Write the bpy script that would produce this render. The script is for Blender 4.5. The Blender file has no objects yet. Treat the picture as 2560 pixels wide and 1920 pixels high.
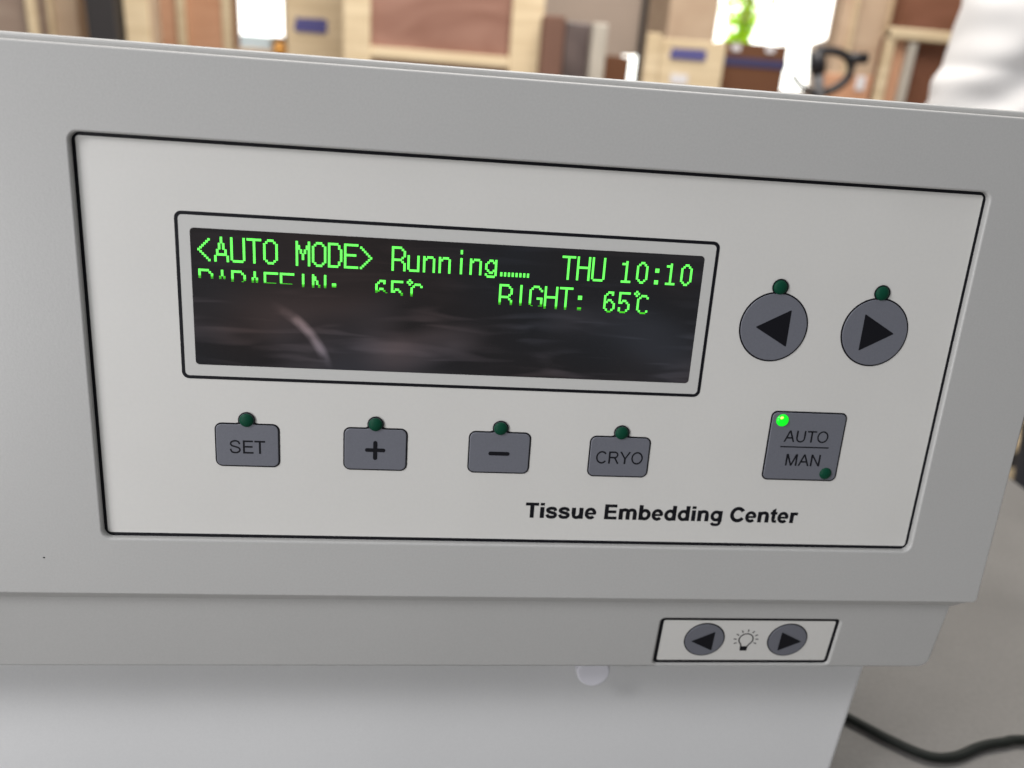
import bpy, bmesh, math, random
from mathutils import Vector, Matrix, noise
random.seed(7)
S = bpy.context.scene
COL = S.collection
MM = 0.001
TILT = math.radians(5)            # the machine's front leans back a little
ROOT_LOC = Vector((0, 0, 1.048))  # centre of the control panel, metres above the floor
ROOT_ROT = (math.radians(90) - TILT, 0, 0)
ROOT_M = Matrix.Translation(ROOT_LOC) @ Matrix.Rotation(ROOT_ROT[0], 4, 'X')
TABLE_Z = 0.85

# ------------------------------------------------------------------ camera
cam_d = bpy.data.cameras.new('camera'); cam = bpy.data.objects.new('camera', cam_d); COL.objects.link(cam)
R = [[0.9938746338545029, -0.06573265545882104, -0.08883935044173703],
     [0.037752475982404665, 0.9574614288694978, -0.2860810423365687],
     [0.10386511800299365, 0.28097478576112767, 0.9540781975439501]]
def dv(r, k=1): return Vector((r[0]*k, -r[1]*k, -r[2]*k))
cx, cy, cz = dv(R[0]), dv(R[1], -1), dv(R[2], -1)
cm = Matrix(((cx.x, cy.x, cz.x, -0.03345546), (cx.y, cy.y, cz.y, 0.06188041), (cx.z, cy.z, cz.z, 0.23118488), (0, 0, 0, 1)))
cam.matrix_world = ROOT_M @ cm
cam_d.sensor_width = 36; cam_d.lens = 2000/2560*36
cam_d.clip_start = 0.01; cam_d.clip_end = 200
cam_d.dof.use_dof = True; cam_d.dof.focus_distance = 0.236; cam_d.dof.aperture_fstop = 9.3
S.camera = cam
CAM = cam.matrix_world.translation.copy()

# ------------------------------------------------------------------ world and lamps
W = bpy.data.worlds.new('World'); S.world = W; W.use_nodes = True
bg = W.node_tree.nodes['Background']; bg.inputs[0].default_value = (0.93, 0.96, 1.0, 1); bg.inputs[1].default_value = 0.225
def area(name, loc, target, size, watts, color=(1, 1, 1)):
    l = bpy.data.lights.new(name, 'AREA'); l.energy = watts; l.size = size; l.color = color
    o = bpy.data.objects.new(name, l); COL.objects.link(o); o.location = loc
    o.rotation_euler = (Vector(target)-Vector(loc)).to_track_quat('-Z', 'Y').to_euler()
    return o
area('window_light', (-0.92, -0.50, 1.78), (0, 0, 1.0), 0.34, 9.3, (0.98, 0.98, 1.0))
area('low_fill_light', (-0.95, -0.95, 0.92), (0, 0, .95), 0.5, 5.6, (0.98, 0.98, 1.0))  # added low fill lamp to brighten the lower front, stands for no doorway
area('overhead_fill_light', (0.5, 0.1, 3.4), (0.5, 0.2, 0), 1.4, 13, (0.98, 0.99, 1.0))  # added overhead lamp for the hood's edge highlight and the shirt
area('background_fill_light', (0.3, 1.6, 4.2), (0.1, 4.2, 1.2), 3.0, 230, (1.0, 0.95, 0.88))  # added fill lamp to brighten the crates and far background
S.view_settings.view_transform = 'Standard'; S.view_settings.look = 'None'
S.view_settings.exposure = 0.19; S.view_settings.gamma = 1.0; S.view_settings.use_curve_mapping = False

# ------------------------------------------------------------------ materials
def s2l(c): return tuple((x/255/12.92 if x/255 <= .04045 else ((x/255+.055)/1.055)**2.4) for x in c)
def mat(name, col, rough=.5, spec=.5, metal=0, emit=None, estr=0, speck=0, speck_scale=900, bump=0, bump_scale=900,
        mott=0, mott_scale=6, coat=0, trans=0):
    m = bpy.data.materials.new(name); m.use_nodes = True
    nt = m.node_tree; b = nt.nodes['Principled BSDF']
    b.inputs['Base Color'].default_value = (*col, 1); b.inputs['Roughness'].default_value = rough
    b.inputs['Specular IOR Level'].default_value = spec; b.inputs['Metallic'].default_value = metal
    b.inputs['Coat Weight'].default_value = coat
    if emit: b.inputs['Emission Color'].default_value = (*emit, 1); b.inputs['Emission Strength'].default_value = estr
    tc = nt.nodes.new('ShaderNodeTexCoord')
    def nz(scale, detail=2):
        n = nt.nodes.new('ShaderNodeTexNoise'); n.inputs['Scale'].default_value = scale; n.inputs['Detail'].default_value = detail
        nt.links.new(tc.outputs['Object'], n.inputs['Vector']); return n
    if speck or mott:
        base = None
        for amt, sc in ((speck, speck_scale), (mott, mott_scale)):
            if not amt: continue
            n = nz(sc, 3)
            mr = nt.nodes.new('ShaderNodeMapRange'); mr.inputs['From Min'].default_value = .25; mr.inputs['From Max'].default_value = .75
            mr.inputs['To Min'].default_value = 1-amt; mr.inputs['To Max'].default_value = 1+amt
            nt.links.new(n.outputs['Fac'], mr.inputs['Value'])
            if base is None: base = mr.outputs[0]
            else:
                mu = nt.nodes.new('ShaderNodeMath'); mu.operation = 'MULTIPLY'
                nt.links.new(base, mu.inputs[0]); nt.links.new(mr.outputs[0], mu.inputs[1]); base = mu.outputs[0]
        vm = nt.nodes.new('ShaderNodeVectorMath'); vm.operation = 'SCALE'; vm.inputs[0].default_value = col
        nt.links.new(base, vm.inputs['Scale']); nt.links.new(vm.outputs[0], b.inputs['Base Color'])
    if bump:
        n = nz(bump_scale, 2); bp = nt.nodes.new('ShaderNodeBump'); bp.inputs['Strength'].default_value = bump
        bp.inputs['Distance'].default_value = .0002
        nt.links.new(n.outputs['Fac'], bp.inputs['Height']); nt.links.new(bp.outputs[0], b.inputs['Normal'])
    return m

def wood(name, c1, c2, scale=(1.5, 1.5, 12), rough=.7):
    m = bpy.data.materials.new(name); m.use_nodes = True; nt = m.node_tree; b = nt.nodes['Principled BSDF']
    b.inputs['Roughness'].default_value = rough; b.inputs['Specular IOR Level'].default_value = .2
    tc = nt.nodes.new('ShaderNodeTexCoord'); mp = nt.nodes.new('ShaderNodeMapping'); mp.inputs['Scale'].default_value = scale
    nt.links.new(tc.outputs['Object'], mp.inputs['Vector'])
    n = nt.nodes.new('ShaderNodeTexNoise'); n.inputs['Scale'].default_value = 2.2; n.inputs['Detail'].default_value = 5
    n.inputs['Distortion'].default_value = 1.2
    nt.links.new(mp.outputs[0], n.inputs['Vector'])
    cr = nt.nodes.new('ShaderNodeValToRGB'); cr.color_ramp.elements[0].position = .33; cr.color_ramp.elements[1].position = .68
    cr.color_ramp.elements[0].color = (*c1, 1); cr.color_ramp.elements[1].color = (*c2, 1)
    nt.links.new(n.outputs['Fac'], cr.inputs[0]); nt.links.new(cr.outputs[0], b.inputs['Base Color'])
    return m

M = {}
M['paint'] = mat('grey_powder_coat', (.435, .430, .418), rough=.36, spec=.45, speck=.035, speck_scale=1500, bump=.12, bump_scale=1400, mott=.02, mott_scale=14)
M['paint2'] = mat('lightened_powder_coat', (.66, .658, .655), rough=.3, spec=.4, speck=.03, speck_scale=1500, bump=.1, bump_scale=1200, mott=.02, mott_scale=14)  # hood paint lightened to stand for brighter light on the cabinet
M['film'] = mat('white_membrane_film', (.63, .618, .59), rough=.38, spec=.45, speck=.012, speck_scale=900, mott=.02, mott_scale=25)
M['film2'] = mat('clear_film_ring', (.545, .54, .52), rough=.3, spec=.5, speck=.012, speck_scale=900)
M['ink'] = mat('black_ink', (.005, .005, .008), rough=.5, spec=.2)
M['pad'] = mat('slate_grey_ink', (.14, .144, .168), rough=.42, spec=.4, speck=.05, speck_scale=1800, bump=.15, bump_scale=900)
M['led_off'] = mat('dark_green_lens', (.0, .048, .024), rough=.55, spec=.18)
M['led_on'] = mat('lit_green_lens', (.0, .3, .02), rough=.3, emit=(.0, 1, .006), estr=.75)
M['led_die'] = mat('glowing_core', (.5, .9, .1), rough=.4, emit=(.62, 1, .16), estr=1.0)
M['vfd'] = mat('lit_display_dot', (.0, .05, .0), rough=.5, emit=(.13, 1, .10), estr=1.35)
M['vfd_dim'] = mat('fading_display_dot', (.0, .05, .0), rough=.5, emit=(.10, 1, .02), estr=.6)
M['knob'] = mat('white_plastic', (.72, .71, .76), rough=.4)
M['cable'] = mat('black_rubber', (.008, .010, .008), rough=.6, spec=.25)
M['table'] = mat('grey_table_top', (.165, .158, .150), rough=.6, spec=.3, speck=.08, speck_scale=420, mott=.14, mott_scale=11)
M['steel'] = mat('grey_steel', (.25, .25, .26), rough=.5, metal=.3)
M['batten'] = wood('pine_batten', (.60, .47, .30), (.72, .59, .40))
M['pink_ply'] = wood('pink_plywood', (.24, .12, .088), (.35, .195, .15), (1.2, 1.2, 3))
M['orange_ply'] = wood('orange_plywood', (.52, .27, .16), (.62, .35, .22), (1.2, 1.2, 3))
M['tan_ply'] = wood('tan_plywood', (.47, .34, .24), (.56, .43, .31), (1.2, 1.2, 3))
M['grey_ply'] = wood('grey_brown_board', (.28, .205, .165), (.36, .28, .225), (1, 1, 6))
M['brown_ply'] = wood('dark_brown_plywood', (.16, .065, .035), (.23, .10, .062), (1.2, 1.2, 3))
M['carton'] = mat('brown_cardboard', (.13, .05, .02), rough=.8, mott=.08, mott_scale=4)
M['dcarton'] = mat('dark_cardboard', (.16, .08, .055), rough=.8, mott=.1, mott_scale=6)
M['tape'] = mat('dark_blue_tape', (.05, .045, .11), rough=.5)
M['stamp'] = mat('blue_stencil_ink', (.09, .085, .25), rough=.8)
M['sticker'] = mat('white_sticker', (.7, .68, .7), rough=.6)
M['dark'] = mat('dark_painted_steel', (.028, .025, .026), rough=.6)
M['black'] = mat('black_plastic', (.012, .012, .016), rough=.45)
M['wrap'] = mat('dusty_stretch_film', (.13, .10, .095), rough=.3, mott=.4, mott_scale=9)
M['pale'] = mat('pale_plastic', (.46, .42, .36), rough=.5, mott=.1, mott_scale=9)
M['blueish'] = mat('pale_blue_sheet', (.55, .66, .72), rough=.5)
M['orange'] = mat('orange_plastic', (.75, .36, .08), rough=.5)
M['wall'] = mat('plastered_wall', (.50, .40, .33), rough=.9, mott=.12, mott_scale=1.5)
M['floor'] = mat('concrete_floor', (.33, .30, .27), rough=.7, mott=.15, mott_scale=1.2)
M['cloth'] = mat('white_cotton', (.82, .80, .79), rough=.9, spec=.1)
M['skin'] = mat('skin', (.5, .3, .21), rough=.6)
M['hair'] = mat('black_hair', (.012, .01, .01), rough=.6)
M['trousers'] = mat('dark_trousers', (.04, .045, .06), rough=.9)
M['sky'] = mat('bright_sky', (.0, .0, .0), rough=1, emit=(1.0, 1.0, .93), estr=3.2)
def leafm():
    m = bpy.data.materials.new('sunlit_leaf'); m.use_nodes = True; nt = m.node_tree
    nt.nodes.remove(nt.nodes['Principled BSDF']); out = nt.nodes['Material Output']
    d = nt.nodes.new('ShaderNodeBsdfDiffuse'); t = nt.nodes.new('ShaderNodeBsdfTranslucent'); mx = nt.nodes.new('ShaderNodeMixShader')
    d.inputs[0].default_value = (.35, .6, .03, 1); t.inputs[0].default_value = (.55, .85, .05, 1); mx.inputs[0].default_value = .65
    nt.links.new(d.outputs[0], mx.inputs[1]); nt.links.new(t.outputs[0], mx.inputs[2]); nt.links.new(mx.outputs[0], out.inputs[0]); return m
M['leaf'] = leafm()

def glass_mat():
    """dark display glass with smears and reflections painted into its colour (object coordinates in metres, on the panel plane)"""
    m = bpy.data.materials.new('smeared_glass_painted_glare'); m.use_nodes = True; nt = m.node_tree; b = nt.nodes['Principled BSDF']
    L = nt.links.new
    b.inputs['Specular IOR Level'].default_value = .5
    tc = nt.nodes.new('ShaderNodeTexCoord')
    def math_(op, a, bb=None, clamp=False):
        n = nt.nodes.new('ShaderNodeMath'); n.operation = op; n.use_clamp = clamp
        for i, v in enumerate((a, bb)):
            if v is None: continue
            if isinstance(v, (int, float)): n.inputs[i].default_value = v
            else: L(v, n.inputs[i])
        return n.outputs[0]
    def mrange(v, a, c, d=0., e=1.):
        n = nt.nodes.new('ShaderNodeMapRange'); n.interpolation_type = 'SMOOTHSTEP'
        L(v, n.inputs['Value'])
        for k, x in (('From Min', a), ('From Max', c), ('To Min', d), ('To Max', e)): n.inputs[k].default_value = x
        return n.outputs[0]
    sp = nt.nodes.new('ShaderNodeSeparateXYZ'); L(tc.outputs['Object'], sp.inputs[0])
    X, Y = sp.outputs[0], sp.outputs[1]
    def streak(rot, sc, scale, lo, hi, off=(0, 0, 0)):
        mp = nt.nodes.new('ShaderNodeMapping'); mp.inputs['Rotation'].default_value = (0, 0, rot); mp.inputs['Scale'].default_value = sc
        mp.inputs['Location'].default_value = off
        L(tc.outputs['Object'], mp.inputs['Vector'])
        n = nt.nodes.new('ShaderNodeTexNoise'); n.inputs['Scale'].default_value = scale; n.inputs['Detail'].default_value = 1.5
        n.inputs['Distortion'].default_value = .6
        L(mp.outputs[0], n.inputs['Vector']); return mrange(n.outputs['Fac'], lo, hi)
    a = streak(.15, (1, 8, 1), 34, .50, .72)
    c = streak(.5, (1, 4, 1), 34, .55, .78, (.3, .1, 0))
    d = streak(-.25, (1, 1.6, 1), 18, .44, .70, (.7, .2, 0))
    # arc of light reflected in the smudged glass, painted into the colour
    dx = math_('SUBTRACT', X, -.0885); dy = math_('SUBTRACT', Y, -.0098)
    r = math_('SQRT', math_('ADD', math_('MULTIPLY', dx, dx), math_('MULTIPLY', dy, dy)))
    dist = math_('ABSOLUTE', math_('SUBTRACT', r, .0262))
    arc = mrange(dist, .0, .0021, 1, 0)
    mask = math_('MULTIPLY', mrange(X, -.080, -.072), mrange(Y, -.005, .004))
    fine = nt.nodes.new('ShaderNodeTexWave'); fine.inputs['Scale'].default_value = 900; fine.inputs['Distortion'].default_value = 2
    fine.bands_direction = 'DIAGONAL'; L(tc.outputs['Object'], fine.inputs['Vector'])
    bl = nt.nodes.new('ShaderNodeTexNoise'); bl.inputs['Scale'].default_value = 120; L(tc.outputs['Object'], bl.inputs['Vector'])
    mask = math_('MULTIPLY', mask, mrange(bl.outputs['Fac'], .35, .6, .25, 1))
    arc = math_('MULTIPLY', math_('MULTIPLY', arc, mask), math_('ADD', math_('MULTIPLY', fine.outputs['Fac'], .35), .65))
    low = mrange(Y, .022, .012)          # streaks stronger on the lower half
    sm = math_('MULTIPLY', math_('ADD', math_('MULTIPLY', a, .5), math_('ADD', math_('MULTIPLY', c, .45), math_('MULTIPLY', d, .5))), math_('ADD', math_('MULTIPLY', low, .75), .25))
    # a broad paler oval
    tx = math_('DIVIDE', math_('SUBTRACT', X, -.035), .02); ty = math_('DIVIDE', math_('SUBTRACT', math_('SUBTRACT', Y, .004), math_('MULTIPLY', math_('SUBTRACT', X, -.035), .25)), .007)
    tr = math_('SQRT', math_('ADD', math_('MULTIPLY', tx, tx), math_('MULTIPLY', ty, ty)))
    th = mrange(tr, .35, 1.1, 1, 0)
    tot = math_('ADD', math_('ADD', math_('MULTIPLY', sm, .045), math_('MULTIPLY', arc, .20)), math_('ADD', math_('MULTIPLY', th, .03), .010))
    # faint bluish to reddish tint of reflections, painted in as noise
    n = nt.nodes.new('ShaderNodeTexNoise'); n.inputs['Scale'].default_value = 14; L(tc.outputs['Object'], n.inputs['Vector'])
    cr = nt.nodes.new('ShaderNodeValToRGB'); cr.color_ramp.elements[0].position = .38; cr.color_ramp.elements[1].position = .62
    cr.color_ramp.elements[0].color = (.9, .95, 1.2, 1); cr.color_ramp.elements[1].color = (1.35, .92, .88, 1)
    L(n.outputs['Fac'], cr.inputs[0])
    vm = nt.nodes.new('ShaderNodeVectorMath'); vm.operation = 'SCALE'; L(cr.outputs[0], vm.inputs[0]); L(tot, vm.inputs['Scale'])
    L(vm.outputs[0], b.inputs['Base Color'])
    b.inputs['Roughness'].default_value = .18
    return m
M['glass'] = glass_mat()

# ------------------------------------------------------------------ builders
def link(name, me, m, parent=None, loc=None, smooth=False):
    o = bpy.data.objects.new(name, me); COL.objects.link(o)
    if m: me.materials.append(m)
    if parent: o.parent = parent
    if loc: o.location = loc
    if smooth:
        for p in me.polygons: p.use_smooth = True
    return o
def tag(o, label=None, cat=None, group=None, kind=None):
    if label: o['label'] = label
    if cat: o['category'] = cat
    if group: o['group'] = group
    if kind: o['kind'] = kind
    return o
def empty(name, loc, rot=(0, 0, 0)):
    o = bpy.data.objects.new(name, None); COL.objects.link(o); o.location = loc; o.rotation_euler = rot; o.empty_display_size = .05; return o
def curve_mesh(polys, thick, bevel=0, bres=2):
    """filled outline(s) in mm (first outer, then holes) -> slab mesh in metres, back face at z=0"""
    cu = bpy.data.curves.new('tmp', 'CURVE'); cu.dimensions = '2D'; cu.fill_mode = 'BOTH'
    for poly in polys:
        sp = cu.splines.new('POLY'); sp.points.add(len(poly)-1); sp.use_cyclic_u = True
        for p, (x, y) in zip(sp.points, poly): p.co = (x*MM, y*MM, 0, 1)
    cu.extrude = max(thick/2-bevel, 0)*MM; cu.bevel_depth = bevel*MM; cu.bevel_resolution = bres; cu.offset = -bevel*MM
    o = bpy.data.objects.new('tmp', cu); COL.objects.link(o)
    dg = bpy.context.evaluated_depsgraph_get(); dg.update()
    me = bpy.data.meshes.new_from_object(o.evaluated_get(dg)); me.materials.clear()
    bpy.data.objects.remove(o); bpy.data.curves.remove(cu)
    me.transform(Matrix.Translation((0, 0, thick/2*MM)))
    return me
def rrect(x0, x1, y0, y1, r, n=6):
    pts = []
    for cx_, cy_, a0 in ((x1-r, y1-r, 0), (x0+r, y1-r, 90), (x0+r, y0+r, 180), (x1-r, y0+r, 270)):
        for i in range(n+1):
            a = math.radians(a0+90*i/n); pts.append((cx_+r*math.cos(a), cy_+r*math.sin(a)))
    return pts
def circ(x, y, r, n=64, sy=1): return [(x+r*math.cos(2*math.pi*i/n), y+r*sy*math.sin(2*math.pi*i/n)) for i in range(n)]
def tabbed(x0, x1, y0, y1, r, bx, by, br, g=0):
    """rounded rectangle with a round bump on its top edge; g grows the outline"""
    x0, x1, y0, y1, r, br = x0-g, x1+g, y0-g, y1+g, r+g, br+g
    pts = []
    a1 = math.asin(max(-1, min(1, (y1-by)/br)))
    n = 6
    for i in range(n+1):
        a = math.radians(90*i/n); pts.append((x1-r+r*math.cos(a), y1-r+r*math.sin(a)))
    xr = bx+br*math.cos(a1)
    pts += [(xr+1.1, y1), (xr+.55, y1+.12), (xr+.15, y1+.42)]
    b0 = a1+.28
    for i in range(17):
        a = b0+(math.pi-2*b0)*i/16; pts.append((bx+br*math.cos(a), by+br*math.sin(a)))
    xl = bx-br*math.cos(a1)
    pts += [(xl-.15, y1+.42), (xl-.55, y1+.12), (xl-1.1, y1)]
    for cx_, cy_, a0 in ((x0+r, y1-r, 90), (x0+r, y0+r, 180), (x1-r, y0+r, 270)):
        for i in range(n+1):
            a = math.radians(a0+90*i/n); pts.append((cx_+r*math.cos(a), cy_+r*math.sin(a)))
    return pts
def slab(name, polys, z0, thick, m, parent, bevel=0, smooth=False):
    me = curve_mesh(polys, thick, bevel); me.transform(Matrix.Translation((0, 0, z0*MM)))
    o = link(name, me, m, parent)
    if smooth:
        for p in me.polygons: p.use_smooth = abs(p.normal.z) < .99
    return o
def dome(name, x, y, z, r, h, m, parent, n=32):
    bm = bmesh.new(); bmesh.ops.create_uvsphere(bm, u_segments=n, v_segments=16, radius=1)
    for v in list(bm.verts):
        if v.co.z < -.3: bm.verts.remove(v)
    bm.transform(Matrix.Translation((x*MM, y*MM, z*MM)) @ Matrix.Diagonal((r*MM, r*MM, h*MM, 1)))
    me = bpy.data.meshes.new(name); bm.to_mesh(me); bm.free(); return link(name, me, m, parent, smooth=True)
def _cat(P, n=8):
    P = [Vector((x, y, 0)) for x, y in P]; return [(p.x, p.y) for p in smooth_path(P, n)]
def _arc(cx_, cy_, rx, ry, a0, a1, n=28):
    return [(cx_+rx*math.cos(math.radians(a0+(a1-a0)*i/n)), cy_+ry*math.sin(math.radians(a0+(a1-a0)*i/n))) for i in range(n+1)]
# plain grotesque letters, 716 units cap height: advance, [strokes]; stroke = ('L', points, width) or ('P', filled outline)
def letters(bold):
    g = {}
    if not bold:
        w, h = 104, 94
        V = lambda x, y0=0, y1=716: ('P', [(x-w/2, y0), (x+w/2, y0), (x+w/2, y1), (x-w/2, y1)])
        B = lambda y, x0, x1: ('P', [(x0, y-h/2), (x1, y-h/2), (x1, y+h/2), (x0, y+h/2)])
        D = lambda x0, y0, x1, y1, k=100: ('P', [(x0-k/2, y0), (x0+k/2, y0), (x1+k/2, y1), (x1-k/2, y1)])
        g['S'] = (667, [('L', _cat([(572, 505), (500, 640), (335, 684), (165, 636), (98, 535), (150, 425), (330, 366), (515, 300), (578, 195), (505, 78), (340, 32), (160, 75), (82, 235)]), 88)])
        g['E'] = (667, [V(125), B(674, 79, 612), B(372, 79, 585), B(42, 79, 625)])
        g['T'] = (611, [B(674, 20, 592), V(306, 0, 690)])
        g['C'] = (722, [('L', _arc(388, 358, 293, 326, 38, 322), 90)])
        g['R'] = (722, [V(125), B(674, 79, 420), B(360, 79, 420), ('L', [(415, 674)]+_arc(430, 517, 168, 157, 88, -88)+[(415, 360)], 86), ('L', _cat([(395, 355), (470, 300), (540, 190), (655, 0)]), 90)])
        g['Y'] = (667, [('P', [(5, 716), (115, 716), (380, 300), (285, 300)]), ('P', [(545, 716), (655, 716), (380, 300), (285, 300)]), V(333, 0, 310)])
        g['O'] = (778, [('L', _arc(390, 358, 300, 326, 0, 360, 48), 90)])
        g['A'] = (667, [('P', [(0, 0), (100, 0), (385, 716), (282, 716)]), ('P', [(567, 0), (670, 0), (385, 716), (282, 716)]), B(255, 140, 530)])
        g['U'] = (722, [V(125, 280, 716), V(598, 280, 716), ('L', [(125, 290)]+_arc(361, 270, 236, 238, 180, 360)+[(598, 290)], 90)])
        g['M'] = (833, [V(120), V(712), ('P', [(74, 716), (200, 716), (468, 0), (375, 0)]), ('P', [(632, 716), (758, 716), (458, 0), (365, 0)])])
        g['N'] = (722, [V(122), V(600), D(125, 716, 597, 0, 108)])
    else:
        w = 178
        V = lambda x, y0, y1: ('P', [(x-w/2, y0), (x+w/2, y0), (x+w/2, y1), (x-w/2, y1)])
        B = lambda y0, y1, x0, x1: ('P', [(x0, y0), (x1, y0), (x1, y1), (x0, y1)])
        g['T'] = (611, [B(578, 716, 21, 590), ('P', [(220, 0), (391, 0), (391, 600), (220, 600)])])
        g['i'] = (278, [V(140, 0, 519), V(140, 590, 716)])
        g['s'] = (556, [('L', _cat([(452, 345), (405, 445), (270, 474), (145, 440), (98, 372), (160, 306), (290, 265), (415, 222), (452, 148), (400, 72), (275, 50), (140, 78), (82, 175)]), 142)])
        g['u'] = (611, [V(471, 0, 519), V(138, 200, 519), ('L', [(138, 215)]+_cat([(138, 200), (165, 95), (255, 54), (370, 85), (450, 190)]), 146)])
        g['e'] = (556, [('L', _arc(276, 260, 182, 210, -2, 318, 40), 146), B(208, 304, 120, 505)])
        g[' '] = (278, [])
        g['E'] = (667, [('P', [(66, 0), (238, 0), (238, 716), (66, 716)]), B(580, 716, 73, 604), B(300, 432, 73, 577), B(0, 136, 73, 617)])
        arch = lambda x0, x1: ('L', _cat([(x0, 300), (x0+25, 400), (x0+(x1-x0)*.45, 466), (x1-45, 440), (x1, 340), (x1, 250)]), 150)
        g['m'] = (889, [V(131, 0, 519), V(444, 0, 330), V(757, 0, 330), arch(131, 444), arch(444, 757)])
        g['n'] = (611, [V(134, 0, 519), V(474, 0, 330), arch(134, 474)])
        g['b'] = (611, [V(135, 0, 716), ('L', _arc(318, 260, 186, 200, 0, 360, 40), 152)])
        g['d'] = (611, [V(476, 0, 716), ('L', _arc(293, 260, 186, 200, 0, 360, 40), 152)])
        g['g'] = (611, [V(476, -20, 519), ('L', _arc(290, 270, 184, 192, 0, 360, 40), 150), ('L', _cat([(476, 30), (462, -90), (385, -152), (270, -160), (165, -140), (118, -70)]), 134)])
        g['C'] = (722, [('L', _arc(392, 358, 272, 294, 33, 327, 40), 166)])
        g['t'] = (333, [('P', [(76, 150), (238, 150), (238, 700), (76, 610)]), B(400, 522, 12, 318), ('L', _cat([(154, 190), (165, 90), (225, 58), (318, 68)]), 130)])
        g['r'] = (389, [V(134, 0, 519), ('L', _cat([(134, 290), (180, 410), (265, 455), (392, 438)]), 142)])
    return g
def _fat(P, w, closed=False):
    V_ = [Vector(p) for p in P]; L_, R_ = [], []
    for i, p in enumerate(V_):
        a = V_[max(i-1, 0)]; b = V_[min(i+1, len(V_)-1)]
        if closed: a = V_[i-1] if i else V_[-2]; b = V_[i+1] if i < len(V_)-1 else V_[1]
        t = (b-a).normalized(); n_ = Vector((-t.y, t.x))*w/2; L_.append(p+n_); R_.append(p-n_)
    return L_, R_
def text_mesh(body, u0, u1, base, cap, bold=False):
    G_ = letters(bold); bm = bmesh.new(); x = 0; layer = 0
    for ch in body:
        adv, strokes = G_[ch]
        for st in strokes:
            layer += 1; z = (layer % 9)*.4          # overlapping strokes never share a plane
            if st[0] == 'P':
                f = [bm.verts.new((x+a, b, z)) for a, b in st[1]]
                bm.faces.new(f)
            else:
                P = st[1]; cl = (Vector(P[0])-Vector(P[-1])).length < 2
                L_, R_ = _fat(P, st[2], cl)
                A = [bm.verts.new((x+p.x, p.y, z)) for p in L_]; C_ = [bm.verts.new((x+p.x, p.y, z)) for p in R_]
                for i in range(len(A)-1): bm.faces.new((A[i], C_[i], C_[i+1], A[i+1]))
        x += adv
    xs = [v.co.x for v in bm.verts]; a, b = min(xs), max(xs); sx = (u1-u0)/(b-a); sy = cap/716
    for v in bm.verts: v.co = Vector(((u0+(v.co.x-a)*sx)*MM, (base+v.co.y*sy)*MM, v.co.z*.008*MM))
    bmesh.ops.recalc_face_normals(bm, faces=bm.faces)
    for f in bm.faces:
        if f.normal.z < 0: f.normal_flip()
    return bm_done(bm)
def text(name, body, u0, u1, base, cap, z, m, parent, **k):
    me = text_mesh(body, u0, u1, base, cap, **k); me.transform(Matrix.Translation((0, 0, z*MM))); return link(name, me, m, parent)
def join(meshes):
    bm = bmesh.new()
    for me in meshes: bm.from_mesh(me)
    out = bpy.data.meshes.new('joined'); bm.to_mesh(out); bm.free()
    for me in meshes: bpy.data.meshes.remove(me)
    return out
def shift(me, x=0, y=0, z=0): me.transform(Matrix.Translation((x*MM, y*MM, z*MM))); return me
def box_mesh(x0, x1, y0, y1, z0, z1, bevel=0, k=1.0, seg=2):
    bm = bmesh.new(); bmesh.ops.create_cube(bm, size=1)
    for v in bm.verts: v.co = Vector(((x0+x1)/2+v.co.x*(x1-x0), (y0+y1)/2+v.co.y*(y1-y0), (z0+z1)/2+v.co.z*(z1-z0)))*k
    if bevel: bmesh.ops.bevel(bm, geom=list(bm.edges), offset=bevel*k, segments=seg, profile=.5, affect='EDGES')
    me = bpy.data.meshes.new('box'); bm.to_mesh(me); bm.free(); return me
def prism_u(profile, ua, ub, taper=None):
    """profile of (v, n) mm swept along u; taper maps profile index -> other right end u"""
    bm = bmesh.new()
    L_ = [bm.verts.new((ua*MM, v*MM, n*MM)) for v, n in profile]
    Rr = [bm.verts.new(((taper[i] if taper else ub)*MM, v*MM, n*MM)) for i, (v, n) in enumerate(profile)]
    k = len(profile)
    for i in range(k): bm.faces.new((L_[i], L_[(i+1) % k], Rr[(i+1) % k], Rr[i]))
    bm.faces.new(L_[::-1]); bm.faces.new(Rr); bmesh.ops.recalc_face_normals(bm, faces=bm.faces)
    return bm
def bm_done(bm):
    me = bpy.data.meshes.new('m'); bm.to_mesh(me); bm.free(); return me
def tube_mesh(pts, rad, n=10, closed=False):
    bm = bmesh.new(); rings = []
    k = len(pts); pts = [Vector(p) for p in pts]; up = Vector((0, 0, 1))
    for i, p in enumerate(pts):
        a = pts[i-1] if (i > 0 or closed) else pts[i]; b = pts[(i+1) % k] if (i < k-1 or closed) else pts[i]
        t = (b-a).normalized(); s = t.cross(up)
        if s.length < 1e-3: s = t.cross(Vector((1, 0, 0)))
        s.normalize(); w = s.cross(t); r = rad[i] if isinstance(rad, (list, tuple)) else rad
        rings.append([bm.verts.new(p+s*r*math.cos(2*math.pi*j/n)+w*r*math.sin(2*math.pi*j/n)) for j in range(n)])
    for i in range(k if closed else k-1):
        A, B = rings[i], rings[(i+1) % k]
        for j in range(n): bm.faces.new((A[j], A[(j+1) % n], B[(j+1) % n], B[j]))
    if not closed: bm.faces.new(rings[0][::-1]); bm.faces.new(rings[-1])
    bmesh.ops.recalc_face_normals(bm, faces=bm.faces)
    return bm_done(bm)
def smooth_path(pts, sub=6):
    P = [Vector(p) for p in pts]; out = []
    for i in range(len(P)-1):
        p0, p1, p2, p3 = P[max(i-1, 0)], P[i], P[i+1], P[min(i+2, len(P)-1)]
        for j in range(sub):
            t = j/sub
            out.append(.5*((2*p1)+(-p0+p2)*t+(2*p0-5*p1+4*p2-p3)*t*t+(-p0+3*p1-3*p2+p3)*t**3))
    out.append(P[-1]); return out

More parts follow.
